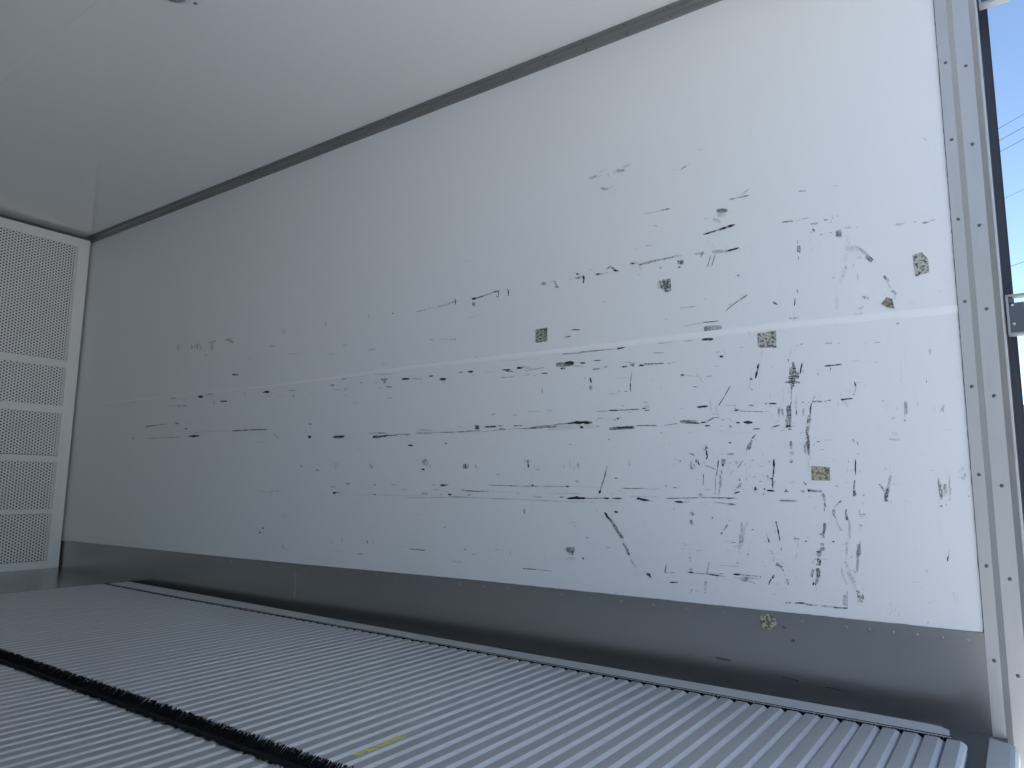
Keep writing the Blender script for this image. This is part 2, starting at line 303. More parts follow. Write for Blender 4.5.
'-496,830,-501,812,-27,8,80;-500,821,-502,794,-45,4,85;-505,793,-508,768,-95,10,1075;-508,768,-515,738,-71,18,1065;-512,738,-515,721,-82,17,1080;'
'-512,729,-511,700,-61,-5,1095;-516,712,-511,691,-82,-22,1080;-522,706,-522,675,-45,-1,1070;-511,703,-513,672,-50,4,1090;-514,662,-514,627,-28,-1,1040;'
'-534,738,-526,743,12,-19,60;-535,711,-534,706,-25,-8,50;-611,762,-594,766,5,-24,75;-651,811,-642,810,-3,-25,50;-488,711,-479,713,4,-35,75;'
'-486,701,-477,700,-3,-23,30;-466,716,-444,716,0,-23,35;-562,716,-562,692,-63,-3,1075;-578,713,-577,698,-35,-2,35;-564,683,-558,674,-78,-51,1060;'
'-566,664,-560,662,-8,-29,30;-567,651,-558,656,37,-66,1075;-615,662,-615,636,-59,-3,85;-615,636,-617,614,-26,2,70;-629,657,-628,651,-29,-4,50;'
'-387,718,-385,705,-31,-7,60;-377,708,-375,700,-40,-13,65;-403,655,-402,649,-23,-6,60;-407,638,-408,616,-20,0,35;-397,628,-393,626,-14,-37,1040;'
'-384,658,-386,613,-29,0,95;-474,661,-447,662,0,-22,25;-474,653,-458,652,-1,-22,25;-910,787,-849,782,-2,-32,1040;-676,757,-655,757,1,-28,60;'
'-754,715,-744,716,5,-50,80;-747,771,-745,765,-36,-11,70;-665,739,-674,735,-13,28,70;-671,734,-680,726,-31,34,90;-680,721,-687,710,-57,35,1075;'
'-684,712,-694,693,-91,49,1075;-697,694,-699,687,-35,10,50;-696,681,-699,677,-40,28,1045;-830,711,-828,696,-59,-8,1075;-837,700,-831,693,-36,-28,60;'
'-829,693,-826,671,-45,-7,90;-825,674,-830,663,-36,15,90;-889,684,-872,680,-10,-44,1070;-875,681,-871,675,-34,-21,60;-864,663,-858,655,-69,-51,1075;'
'-858,655,-853,645,-49,-21,80;-882,659,-881,633,-47,-3,1070;-870,649,-871,636,-33,0,60;-883,635,-873,633,-10,-50,1070;-880,643,-871,643,-1,-32,40;'
'-920,662,-917,659,-35,-32,60;-841,615,-840,601,-33,-3,80;-841,601,-843,579,-25,2,60;-866,599,-858,599,1,-25,1045;-836,663,-837,649,-25,1,40;'
'-835,645,-820,639,-13,-29,1050;-830,644,-795,628,-11,-23,1070;-780,681,-769,680,-6,-50,1030;-761,679,-736,679,-1,-24,70;-753,684,-742,680,-7,-23,50;'
'-781,662,-765,662,-1,-38,80;-780,654,-767,654,-4,-113,1090;-777,648,-774,640,-63,-31,80;-789,661,-793,633,-32,4,75;-793,633,-798,611,-31,6,60;'
'-800,611,-804,549,-25,1,50;-780,629,-780,617,-32,-2,75;-786,614,-782,577,-51,-6,1065;-788,595,-786,570,-45,-4,1065;-790,570,-791,549,-38,0,1060;'
'-752,654,-751,648,-38,-5,55;-734,657,-728,646,-55,-30,1050;-710,658,-728,635,-22,17,65;-697,641,-702,595,-27,2,1035;-684,658,-675,659,2,-37,55;'
'-688,650,-689,635,-24,1,35;-742,626,-754,612,-24,19,1045;-723,602,-723,594,-37,-3,70;-719,589,-727,574,-60,30,1075;-735,574,-727,571,-17,-40,1060;'
'-740,565,-734,566,7,-30,50;-742,555,-724,560,13,-47,80;-711,583,-699,583,-1,-23,30;-715,571,-710,566,-18,-17,40;-675,577,-674,565,-60,-8,85;'
'-680,568,-669,568,-1,-24,70;-839,566,-816,566,-1,-24,40;-855,555,-846,549,-19,-26,60;-616,660,-615,635,-53,-4,90;-616,635,-620,603,-35,3,85;'
'-628,602,-619,601,-5,-48,90;-636,614,-634,600,-52,-12,1060;-621,602,-622,572,-35,0,80;-615,596,-617,587,-34,6,1060;-640,565,-616,564,-5,-48,100;'
'-647,572,-646,567,-46,-16,75;-652,560,-649,551,-50,-22,1060;-651,618,-650,602,-36,-3,1040;-652,641,-640,644,5,-23,35;-629,656,-628,650,-29,-4,50;'
'-645,582,-642,581,-11,-22,50;-563,592,-556,595,13,-38,1055;-531,592,-522,584,-26,-32,1075;-588,563,-575,563,-1,-35,90;-583,570,-581,563,-39,-14,90;'
'-539,565,-530,563,-16,-57,1085;-520,567,-480,565,-5,-52,1100;-518,569,-516,563,-57,-27,90;-517,554,-510,543,-32,-25,1035;'
'-480,558,-473,547,-54,-42,1065;-476,552,-470,547,-25,-32,1050;-478,544,-470,535,-36,-37,1065;-475,532,-473,519,-48,-9,1085;-476,519,-476,505,-32,-3,70;'
'-477,473,-478,453,-70,-6,1100;-478,453,-483,438,-61,17,1095;-493,439,-480,439,-4,-45,1070;-485,436,-479,433,-24,-46,1080;-602,535,-556,535,-2,-35,1075;'
'-602,537,-550,538,-3,-76,1025;-565,426,-550,422,-10,-34,1060;-564,425,-562,420,-38,-15,60;-556,412,-554,399,-39,-11,1035;-535,416,-528,418,5,-39,75;'
'-459,419,-452,421,3,-33,85;-470,411,-461,417,11,-17,35;-441,579,-436,581,5,-33,75;-389,598,-393,570,-36,4,1090;-392,570,-392,551,-62,-3,1090;'
'-397,556,-386,559,10,-54,1075;-367,557,-364,555,-38,-75,35;-371,532,-368,530,-21,-26,50;-381,515,-382,501,-20,1,60;-382,501,-365,500,-3,-22,60;'
'-370,500,-367,499,-12,-37,40;-327,586,-324,586,-2,-33,90;-428,539,-435,532,-27,24,75;-436,532,-448,517,-23,22,1055;-450,513,-450,496,-69,-4,1065;'
'-450,497,-445,485,-29,-16,60;-445,485,-440,466,-26,-9,50;-439,466,-431,453,-35,-29,1055;-416,514,-419,500,-36,5,70;-418,503,-415,483,-83,-21,65;'
'-415,486,-409,478,-44,-34,50;-409,478,-411,431,-73,-5,45;-415,433,-420,414,-75,17,1035;-437,411,-418,417,5,-32,1030;-383,472,-377,468,-18,-28,80;'
'-381,465,-384,451,-84,15,1025;-384,427,-384,416,-41,-4,1055;-385,416,-391,386,-100,12,40;-420,414,-422,384,-52,0,1035;-491,410,-481,411,-3,-73,1095;'
'-488,402,-485,395,-102,-48,1095;-503,386,-483,395,16,-52,1090;-496,391,-496,375,-98,-14,1090;-501,369,-495,358,-71,-49,1090;'
'-493,366,-496,349,-43,2,1090;-506,352,-493,351,-6,-39,1070;-503,341,-499,327,-89,-34,1100;-501,329,-502,313,-87,-7,1100;-515,337,-521,314,-58,9,1075;'
'-504,313,-509,298,-77,18,1095;-515,300,-517,291,-49,0,85;-509,298,-511,292,-35,10,80;-511,365,-506,367,6,-27,60;-610,341,-603,335,-45,-50,1095;'
'-604,333,-600,325,-26,-15,85;-598,316,-596,314,-18,-16,50;-593,301,-587,299,-25,-48,1085;-589,297,-587,286,-34,-9,80;-597,275,-593,275,-6,-26,50;'
'-603,394,-604,385,-26,-1,60;-557,382,-565,362,-21,6,40;-438,392,-436,373,-37,-8,1025;-427,367,-420,347,-44,-21,1050;-419,421,-423,367,-47,-2,1030;'
'-437,345,-436,329,-36,-9,1050;-436,329,-425,301,-34,-18,1050;-387,417,-392,379,-112,2,50;-393,378,-396,337,-72,-3,50;-422,340,-400,341,-2,-44,1045;'
'-420,336,-406,307,-89,-57,1045;-403,340,-402,332,-20,-5,60;-406,304,-402,286,-40,-15,1030;-402,286,-392,282,-16,-42,1075;'
'-398,280,-395,265,-55,-19,1075;-394,267,-383,268,-4,-70,1080;-398,259,-385,259,-11,-76,1070;-401,252,-399,250,-19,-21,50;-386,278,-383,264,-25,-9,70;'
'-599,231,-593,236,16,-21,80;-592,232,-582,236,6,-32,75;-572,234,-556,238,5,-38,70;-563,236,-544,237,-5,-56,85;-544,236,-522,234,-11,-42,75;'
'-522,234,-508,234,-6,-33,65;-498,235,-477,234,-7,-39,1065;-477,234,-451,235,-2,-27,50;-464,233,-427,235,-5,-38,75;-425,283,-428,234,-26,-2,50;'
'-431,272,-436,244,-76,5,1055;-437,244,-428,245,-3,-54,1050;-547,306,-547,289,-21,-2,25;-557,391,-538,376,-14,-18,15;-886,467,-886,453,-80,-3,1100;'
'-762,471,-758,468,-17,-19,50;-765,458,-778,440,-35,23,1090;-790,427,-782,430,17,-57,1080;-779,404,-758,403,-3,-23,40;-759,402,-742,402,-1,-24,70;'
'-722,467,-724,427,-43,0,1045;-702,467,-713,443,-44,17,1040;-719,455,-717,428,-91,-14,1045;-723,427,-725,403,-122,1,1050;-727,409,-731,382,-127,7,45;'
'-737,376,-725,373,-10,-35,35;-691,444,-683,446,3,-26,80;-698,405,-695,406,-2,-48,45;-700,396,-701,375,-23,-1,35;-707,369,-704,366,-47,-58,60;'
'-646,437,-644,419,-41,-9,1050;-642,422,-639,408,-40,-14,80;-652,410,-649,409,-12,-28,60;-616,473,-613,453,-40,-7,80;-612,453,-609,433,-46,-10,90;'
'-609,433,-607,415,-35,-6,85;-648,387,-632,382,-13,-34,1045;-634,382,-627,371,-20,-14,40;-627,368,-627,350,-22,-2,50;-621,345,-610,340,-37,-69,1090;'
'-650,374,-608,376,-1,-22,20;-926,390,-860,386,-4,-25,1025;-927,374,-880,373,-2,-24,20;-874,370,-852,371,-1,-24,45;-777,375,-740,377,-1,-23,30;'
'-927,355,-914,355,-2,-31,25;-892,349,-892,342,-40,-3,50;-891,314,-892,305,-66,-5,1075;-902,300,-882,299,-10,-49,80;-882,298,-837,299,-2,-25,55;'
'-838,299,-792,296,-7,-36,85;-792,296,-780,296,-4,-24,60;-831,336,-833,321,-24,1,60;-834,321,-838,299,-38,2,1075;-829,335,-820,335,-2,-23,35;'
'-797,303,-783,304,-2,-24,60;-827,303,-805,305,-1,-23,30;-801,329,-735,330,-2,-23,40;-741,340,-734,340,-7,-60,55;-742,332,-736,327,-22,-23,40;'
'-753,304,-730,305,-5,-48,90;-730,305,-676,304,-3,-24,70;-754,295,-725,293,-4,-24,55;-728,293,-706,293,-13,-124,1065;-709,296,-677,298,-1,-23,55;'
'-707,290,-686,281,-15,-27,1055;-671,302,-668,302,-2,-64,75;-656,302,-638,304,-1,-22,30;-628,313,-634,301,-46,19,80;-636,301,-646,282,-35,16,80;'
'-842,275,-844,260,-64,1,1085;-845,255,-846,247,-70,2,1080;-849,240,-843,241,-1,-30,60;-887,248,-895,234,-34,15,1070;-872,242,-867,242,-6,-37,50;'
'-814,255,-800,256,-2,-23,30;-673,263,-660,263,-2,-22,30;-789,288,-772,284,-12,-29,1040;-319,997,-300,995,-1,-25,35;-177,965,-177,946,-30,1,1060;'
'-191,876,-191,868,-20,0,80;-364,941,-319,941,1,-22,25;-250,930,-254,876,-19,2,25;-255,883,-249,855,-20,-6,1035;-238,977,-239,929,-19,1,20;'
'-246,819,-247,781,-62,1,1060;-252,769,-249,764,-41,-26,60;-307,825,-298,823,-5,-30,50;-273,803,-267,797,-36,-44,1035;-286,772,-274,775,5,-29,45;'
'-294,819,-294,792,-19,0,30;-176,801,-176,786,-18,0,40;-153,805,-163,785,-34,22,1055;-157,799,-155,782,-29,-5,50;-165,737,-138,734,-2,-20,30;'
'-288,729,-270,729,-5,-94,1030;-293,713,-266,712,-3,-53,1055;-321,760,-317,742,-19,-6,30;-219,832,-216,826,-17,-14,30;-378,675,-370,670,-10,-22,35;'
'-202,626,-188,625,-3,-23,35;-118,895,-116,872,-39,-5,1015;-129,617,-119,634,53,-43,1040;-125,603,-115,617,42,-42,1050;-132,609,-116,600,-18,-41,1040;'
'-98,617,-105,617,2,33,30;-178,606,-181,589,-39,6,50;-177,589,-175,552,-69,-10,1060;-165,589,-163,561,-68,-13,1050;-153,617,-154,561,-29,-2,1045;'
'-296,641,-296,617,-26,-2,1040;-295,612,-305,571,-51,12,1060;-305,574,-312,544,-72,15,1075;-325,588,-313,566,-37,-26,1075;-294,588,-265,586,-6,-46,1030;'
'-114,559,-112,554,-22,-13,60;-229,672,-199,669,-3,-21,20;-116,817,-111,815,-6,-19,40;-311,564,-308,549,-72,-23,1060;-316,541,-306,542,-4,-70,60;'
'-308,575,-300,567,-40,-42,1050;-265,542,-248,535,-13,-32,1035;-179,593,-176,546,-59,-10,1055;-165,588,-168,554,-58,2,1045;'
'-155,596,-156,543,-29,-2,1045;-181,529,-174,529,-4,-56,60;-166,535,-165,529,-33,-12,50;-166,411,-169,397,-23,4,60;-170,397,-172,383,-38,1,80;'
'-224,357,-222,346,-49,-15,1040;-258,322,-243,322,-3,-28,1045;-237,312,-237,301,-20,-4,35;-314,328,-313,317,-42,-10,1025;-221,275,-204,277,-2,-33,1035;'
'-162,303,-162,276,-17,-3,30;-155,298,-156,274,-17,-2,30;-230,217,-227,219,8,-24,70;-311,245,-322,226,-17,10,35;-322,226,-333,211,-14,11,25;'
'-114,558,-112,555,-14,-16,50;-370,557,-367,554,-48,-68,35;-102,235,-102,221,-27,-4,70;-293,529,-295,512,-21,1,25;-113,376,-101,372,-7,-18,25;'
'-4066,1393,-4055,1348,-137,10,1065;-4045,1355,-4038,1386,91,-19,40;-3975,1385,-3956,1356,-104,-8,1035;-3915,1376,-3910,1344,-88,9,55;'
'-3860,1373,-3851,1338,-108,7,60;-3912,1359,-3858,1355,12,-46,50;-3839,1373,-3808,1333,-116,-15,1060;-3743,1367,-3668,1369,26,-50,55;'
'-3712,1363,-3699,1310,-124,8,1065;-3731,1353,-3678,1341,-13,-58,1030;-3580,1361,-3503,1370,74,-108,1050;-3561,1367,-3499,1340,-77,-84,1060;'
'-3766,1300,-3755,1291,-107,-44,50;-3075,1372,-3043,1351,-72,-51,1040;-3065,1354,-3058,1337,-100,-1,50;-3180,1289,-3127,1284,13,-90,45;'
'-3020,1231,-2932,1221,2,-43,40;-3356,1239,-3323,1230,-21,-53,35;-3489,1161,-3435,1156,10,-93,75;-4259,1080,-4199,1076,10,-64,65;'
'-4094,1067,-4037,1061,0,-62,55;-3809,1059,-3756,1055,16,-121,100;-3737,1065,-3665,1066,18,-48,60;-3947,1050,-3936,1047,-33,-55,50;'
'-4019,1015,-3909,1014,12,-45,50;-3589,1015,-3521,1018,28,-70,60;-3364,1058,-3358,1037,-74,0,50;-3211,1041,-3183,1045,43,-65,70;'
'-3192,1045,-3151,1043,22,-133,100;-2992,1039,-2946,1036,4,-43,60;-2960,1018,-2953,1005,-92,-14,70;-3077,1015,-3009,1012,7,-39,30;'
'-2840,1014,-2816,1013,7,-38,40;-2803,1035,-2790,1031,-24,-47,40;-4352,908,-4245,913,23,-51,85;-4257,912,-4111,915,18,-51,60;'
'-4328,834,-4210,835,14,-51,50;-4210,835,-3971,831,9,-45,55;-3874,833,-3765,833,25,-107,90;-3833,840,-3810,831,-65,-56,60;'
'-4028,917,-3982,911,-19,-83,60;-4032,899,-4004,904,39,-47,40;-3923,879,-3891,878,12,-85,60;-3886,921,-3864,915,-32,-54,40;'
'-3855,853,-3690,854,11,-43,35;-3710,854,-3445,852,9,-42,35;-3454,850,-3306,849,11,-56,75;-3306,849,-3150,846,6,-44,70;-3322,832,-3161,822,0,-39,30;'
'-3281,783,-3157,782,6,-39,30;-4498,846,-4484,835,-122,-38,60;-4528,1083,-4518,1056,-91,1,40;-3093,825,-3057,800,-59,-34,1050;'
'-2823,861,-2804,859,-3,-61,70;-2849,837,-2843,816,-56,-4,40;-2828,798,-2803,798,10,-122,100;-3651,1030,-3641,1000,-72,-1,30;'
'-2740,1363,-2730,1341,-102,-8,1060;-2608,1231,-2570,1228,7,-62,45;-2707,1200,-2657,1191,-4,-40,45;-2432,1190,-2380,1190,8,-36,50;'
'-2438,1362,-2430,1339,-54,-2,50;-2282,1347,-2273,1343,-33,-48,85;-2602,1361,-2598,1350,-72,-1,30;-2343,1112,-2303,1114,19,-58,1040;'
'-2605,1068,-2571,1065,4,-60,60;-2583,1066,-2401,1074,11,-36,25;-2401,1074,-2261,1063,2,-35,50;-2684,1042,-2651,1042,14,-72,65;'
'-2668,1021,-2594,1014,0,-40,40;-2594,1016,-2551,1018,24,-80,1045;-2571,988,-2560,986,-20,-56,50;-2482,1042,-2454,1037,-7,-48,50;'
'-2525,947,-2476,944,4,-69,1040;-2339,1044,-2299,1041,4,-77,1075;-2325,1033,-2308,1029,-20,-73,80;-2350,1008,-2337,1006,-11,-46,60;'
'-2304,1009,-2271,1004,-8,-65,70;-2379,1034,-2358,1030,-13,-56,40;-2295,957,-2263,954,0,-38,50;-2118,951,-2105,944,-34,-35,30;'
'-2209,1036,-2162,1033,6,-75,95;-2645,792,-2565,792,13,-89,85;-2635,799,-2554,797,4,-59,40;-2615,785,-2572,788,15,-59,60;-2399,801,-2294,800,4,-47,60;'
'-2378,784,-2332,783,11,-113,100;-2339,784,-2280,788,15,-65,90;-2280,788,-2229,788,4,-37,80;-2229,790,-2148,789,4,-46,1075;'
'-2164,786,-2156,780,-37,-22,60;-2118,792,-2010,790,5,-71,1055;-2106,808,-2022,802,-1,-53,1050;-2010,792,-1830,789,2,-35,55;'
'-1835,791,-1765,790,2,-34,55;-1875,818,-1863,807,-67,-41,1050;-1792,808,-1768,804,-23,-116,1090;-2158,741,-2128,740,3,-63,85;'
'-1951,745,-1936,743,-9,-51,65;-2245,721,-2236,719,-15,-44,40;-2491,730,-2436,728,2,-34,35;-2528,767,-2513,757,-48,-33,30;'
'-2390,867,-2362,847,-46,-32,1035;-1985,1017,-1953,1016,11,-90,90;-1706,851,-1695,858,45,-38,60;-1602,846,-1580,845,1,-41,55;'
'-1535,855,-1477,854,2,-29,40;-1449,858,-1419,853,-8,-47,1045;-1470,944,-1466,923,-37,-3,50;-1787,804,-1770,803,3,-152,1090;'
'-1741,804,-1684,805,5,-59,95;-1679,807,-1653,806,1,-50,60;-1603,804,-1559,804,2,-33,70;-1882,789,-1810,792,6,-43,1060;-1978,791,-1909,788,1,-31,50;'
'-1757,786,-1643,791,4,-33,1060;-1668,795,-1638,792,-3,-49,70;-1643,791,-1534,792,2,-29,45;-1554,791,-1402,793,4,-56,70;-1515,796,-1348,802,3,-32,60;'
'-1439,786,-1243,788,8,-124,1035;-1403,804,-1278,803,1,-28,60;-1355,803,-1322,804,4,-62,90;-1330,805,-1250,802,0,-92,100;-1302,787,-1288,786,0,-76,90;'
'-1235,789,-1222,787,-7,-45,55;-1183,777,-1085,778,4,-88,1100;-1151,779,-1087,779,2,-59,100;-1079,783,-1063,783,1,-29,80;-1168,807,-1155,806,-3,-37,50;'
'-1153,813,-1145,811,-12,-50,60;-1184,843,-1143,841,0,-37,80;-1143,842,-1062,841,1,-27,60;-1235,841,-1184,840,1,-27,40;-1213,816,-1151,810,-1,-27,35;'
'-1348,725,-1338,724,-3,-31,50;-1188,740,-1180,740,0,-37,50;-1951,744,-1937,744,1,-43,50;-1850,649,-1820,648,4,-168,1075;-1839,657,-1832,640,-62,-14,60;'
'-1784,656,-1779,640,-62,-9,65;-1531,670,-1529,640,-57,-2,90;-1543,666,-1516,667,4,-71,1050;-1499,635,-1476,634,-1,-31,60;-1371,653,-1368,634,-32,-3,50;'
'-1345,668,-1343,639,-32,-1,40;-1311,660,-1309,637,-52,-4,55;-1106,665,-1103,643,-71,-8,1050;-1681,616,-1662,616,-2,-32,50;'
'-1191,644,-1203,607,-40,10,60;-1198,618,-1220,559,-40,11,1090;-1218,559,-1225,548,-73,34,95;-1162,602,-1149,601,-4,-51,65;'
'-1322,592,-1304,589,-10,-44,1060;-1726,574,-1571,571,-1,-29,60;-1571,571,-1348,571,0,-28,60;-1513,575,-1504,572,-28,-58,80;'
'-1362,572,-1347,570,-11,-52,65;-1366,573,-1203,569,-1,-27,30;-1837,548,-1720,549,1,-33,60;-1720,548,-1575,548,0,-29,30;-1438,545,-1296,546,0,-27,45;'
'-1585,548,-1570,545,-10,-31,40;-1970,570,-1942,570,2,-60,65;-1924,534,-1907,533,-3,-51,85;-1819,535,-1810,533,-14,-48,50;-1924,526,-1730,522,-1,-30,40;'
'-1730,522,-1580,521,0,-29,50;-1580,521,-1366,516,-2,-28,45;-1508,533,-1466,531,-3,-46,1060;-1388,532,-1373,532,-3,-45,85;-1357,528,-1279,531,2,-67,90;'
'-1331,532,-1305,531,-7,-90,100;-1279,530,-1211,531,0,-29,80;-1211,531,-1185,531,0,-51,90;-1174,532,-1136,532,-2,-50,90;-1366,516,-1228,517,0,-27,35;'
'-1228,520,-1138,521,-1,-26,30;-1079,533,-1067,534,-2,-99,100;-1134,567,-1066,566,-1,-26,50;-1204,483,-1187,458,-57,-30,90;'
'-1164,484,-1150,485,-1,-65,75;-1547,487,-1545,467,-48,-4,50;-1106,539,-1082,540,0,-26,35;-1066,784,-1000,781,0,-29,80;-974,780,-925,785,4,-28,60;'
'-918,791,-853,784,-5,-55,1070;-906,794,-856,792,-1,-35,50;-1188,738,-1180,738,0,-37,50;-989,757,-979,756,-3,-35,50;-959,714,-952,725,26,-14,35;'
'-1352,726,-1338,724,-4,-27,35;-1133,567,-1035,567,-1,-26,60;-1035,564,-993,567,2,-28,1045;-945,571,-932,572,-1,-41,65;-976,577,-967,577,-2,-97,45;'
'-1101,541,-994,539,-2,-25,40;-1078,533,-1055,531,-10,-63,100;-1066,529,-1032,527,-8,-70,100;-1032,526,-1013,526,-1,-28,50;-971,535,-859,539,0,-34,60;'
'-942,525,-912,524,-5,-61,95;-912,524,-891,526,1,-27,50;-859,542,-842,542,-1,-27,40;-849,540,-733,540,-1,-26,75;-859,551,-847,544,-26,-41,60;'
'-766,540,-756,538,-12,-38,70;-811,526,-737,521,-3,-26,55;-764,519,-737,520,-1,-39,60;-946,503,-943,499,-34,-27,55;-842,519,-838,516,-24,-34,40;'
'-921,661,-916,657,-29,-31,50;-889,491,-878,484,-57,-80,1070;-816,480,-813,473,-45,-19,75;-1274,393,-1262,392,-6,-36,1040;-896,346,-890,343,-26,-33,40;'
'-1292,322,-1290,315,-30,-7,50;-1548,484,-1543,469,-46,-11,70;-1338,444,-1316,443,-3,-27,35;-1278,395,-1269,388,-36,-33,1050;'
'-1203,362,-1180,362,-3,-29,45;-1202,482,-1190,468,-53,-36,90;-1190,468,-1166,441,-59,-41,1085;-1170,444,-1150,413,-85,-45,1095;'
'-1150,416,-1134,396,-94,-59,1095;-1133,380,-1123,365,-54,-32,1080;-1123,368,-1109,340,-73,-32,1090;-1106,327,-1096,313,-61,-36,1060;'
'-1096,314,-1081,301,-28,-26,45;-1093,280,-1077,278,-16,-55,1035;-1165,486,-1151,485,-10,-71,85;-1360,344,-1325,348,14,-161,1100;'
'-1351,333,-1329,336,12,-131,1070;-1362,312,-1322,317,8,-102,1045;-1369,347,-1355,341,-24,-32,60;-1292,322,-1289,313,-50,-12,85;'
'-1609,329,-1608,310,-39,-4,45;-1684,325,-1662,327,3,-39,40;-1469,326,-1468,311,-33,-3,30;-1551,264,-1490,265,-3,-30,75;-1490,265,-1422,264,-3,-27,60;'
'-1047,285,-1033,280,-44,-91,85;-1038,281,-1032,271,-54,-30,85;-975,319,-981,295,-36,4,80;-983,294,-972,292,-12,-40,60;-968,293,-947,294,-2,-27,60;'
'-965,262,-936,264,-1,-33,90;-962,263,-954,266,10,-24,60;-1083,386,-1045,389,1,-28,25;-1172,208,-1156,210,0,-25,50;-3387,851,-3149,847,8,-50,50;'
'-2873,662,-2858,653,-59,-40,60;-2755,639,-2732,632,-38,-61,60;-2624,673,-2610,635,-142,-18,1040;-2603,675,-2595,651,-79,-9,35;'
'-2389,662,-2376,644,-133,-44,1065;-2070,675,-2040,657,-163,-152,1065;-2076,638,-2058,635,-21,-77,75;-2030,657,-2025,642,-51,-7,50;'
'-2556,621,-2524,622,5,-34,30;-2648,558,-2608,559,3,-43,50;-2545,575,-2513,573,-5,-64,65;-2358,571,-2346,568,-28,-58,70;-2393,558,-2368,560,9,-41,45;'
'-2252,573,-2224,571,-5,-51,50;-2630,529,-2603,532,18,-75,85;-2606,534,-2574,532,-4,-54,60;-2356,528,-2344,527,-8,-62,70;-2487,525,-2329,526,1,-33,35;'
'-2329,525,-2065,527,1,-32,35;-2072,535,-2036,535,-1,-78,1050;-2172,516,-1788,526,2,-31,40;-1923,533,-1908,533,-6,-76,85;-1818,535,-1808,533,-16,-55,60;'
'-1968,571,-1930,572,2,-67,75;-2014,569,-1994,574,22,-46,50;-2006,552,-1974,554,5,-39,45;-1861,553,-1760,548,-2,-30,65;-2188,553,-2153,550,-5,-40,40;'
'-2712,528,-2701,526,-19,-53,40;-3192,533,-3143,527,-20,-69,1045;-3143,527,-3030,535,10,-37,40;-3043,537,-3028,533,-44,-63,50;'
'-3143,349,-3131,345,-67,-70,90;-3171,326,-3152,324,-16,-69,85;-2976,277,-2970,257,-107,-13,1060;-2986,254,-2923,255,0,-36,30;'
'-2957,334,-2951,327,-78,-29,30;-2553,331,-2547,310,-62,-9,45;-2623,317,-2619,296,-64,-8,35;-2389,327,-2384,311,-72,-13,70;'
'-2351,333,-2348,308,-47,-4,35;-2448,263,-2411,265,4,-61,55;-2596,266,-2541,268,1,-33,35;-2136,303,-2043,302,-3,-39,60;-2096,303,-2043,302,-4,-38,50;'
'-2232,311,-2143,314,0,-31,30;-1944,402,-1935,399,-36,-51,60;-1837,320,-1825,317,-25,-52,45;-1794,301,-1777,302,1,-45,50;'
'-1896,268,-1841,266,-7,-46,1050;-2101,445,-2075,449,9,-38,30;-3176,571,-3118,572,5,-47,25;-2991,412,-2919,414,4,-45,25;-4106,1023,-3911,1015,9,-47,40;'
'-3588,1022,-3522,1015,0,-58,60;-4017,1029,-4004,998,-79,-2,30;-3818,625,-3779,622,-5,-43,25;-3549,625,-3537,611,-66,-16,20;'
'-4028,777,-4034,626,-84,6,15;-4510,918,-4492,828,-91,2,20;-5043,508,-4935,506,6,-101,1015;-3652,1030,-3638,1000,-70,-4,30')

# ================================================================ SETTING
WT = 0.085
def wear_mesh():
    bm = bmesh.new()
    box(bm, XE, 0.0, 0.0, WT, ZF - .02, H + .06)
    me = bpy.data.meshes.new('wall_right')
    lay = bm.loops.layers.color.new('wear')
    n = 0
    rnd = random.Random(3)
    for rec in SCUFFS.split(';'):
        x0, z0, x1, z1, kx, kz, d = [int(v) for v in rec.split(',')]
        brk = d >= 1000; d = min(1, (d % 1000) / 100 * 1.15)
        x0, z0, x1, z1 = x0/1000, z0/1000, x1/1000, z1/1000; kx, kz = kx/20000*1.3, kz/20000*1.3
        y = -0.0004 - (n % 12) * 0.00003; n += 1
        ln = math.hypot(x1-x0, z1-z0); wd = 2*math.hypot(kx, kz)
        segs = max(2, min(10, int(ln / max(wd*1.3, .01)) + 1))
        prev = None
        jit = 0.0 if brk else .35
        for i in range(segs + 1):
            t = i/segs
            e = min(1, .5 + 1.6*min(t, 1-t)*2) * (1 - jit*rnd.random())
            if brk: e = max(.75, e)
            cx, cz = x0+(x1-x0)*t, z0+(z1-z0)*t
            o = (rnd.random()-.5)*.35
            a = bm.verts.new((cx + kx*(e+o), y, cz + kz*(e+o))); b = bm.verts.new((cx - kx*(e-o), y, cz - kz*(e-o)))
            if prev:
                f = bm.faces.new((prev[0], a, b, prev[1])); f.material_index = 1
                dd = min(1, d * (.8 + .4*rnd.random()))
                for lp in f.loops: lp[lay] = (dd, 1.0 if brk else 0.0, 0, 1)
            prev = (a, b)
    recs = [[int(v) for v in r.split(',')] for r in SCUFFS.split(';')]      # small flecks scattered about the larger marks
    for k in range(620):
        x0, z0, x1, z1, kx, kz, d = recs[rnd.randrange(len(recs))]
        t = rnd.random(); cx = (x0+(x1-x0)*t)/1000 + rnd.gauss(0, .022); cz = (z0+(z1-z0)*t)/1000 + rnd.gauss(0, .012)
        if not (-5 < cx < -.12 and .22 < cz < 2.2): continue
        ln = rnd.uniform(.003, .014) * (1 - cx*.25); wd = rnd.uniform(.0008, .0022)
        a_ = rnd.gauss(0, .15) if abs(x1-x0) > abs(z1-z0) else math.pi/2 + rnd.gauss(0, .3)
        u = (math.cos(a_)*ln/2, math.sin(a_)*ln/2); v = (-math.sin(a_)*wd/2, math.cos(a_)*wd/2)
        f = bm.faces.new([bm.verts.new((cx+p*u[0]+q*v[0], -.0009, cz+p*u[1]+q*v[1])) for p, q in ((-1,-.5),(0,-1),(1,-.4),(1,.4),(0,1),(-1,.5))])
        f.material_index = 1; dd = rnd.uniform(.2, .75)
        for lp in f.loops: lp[lay] = (dd, 0, 0, 1)
    bm.to_mesh(me); bm.free()
    return me
wall = struct(obj('wall_right', wear_mesh(), [M['wall'], M['scuff']]))
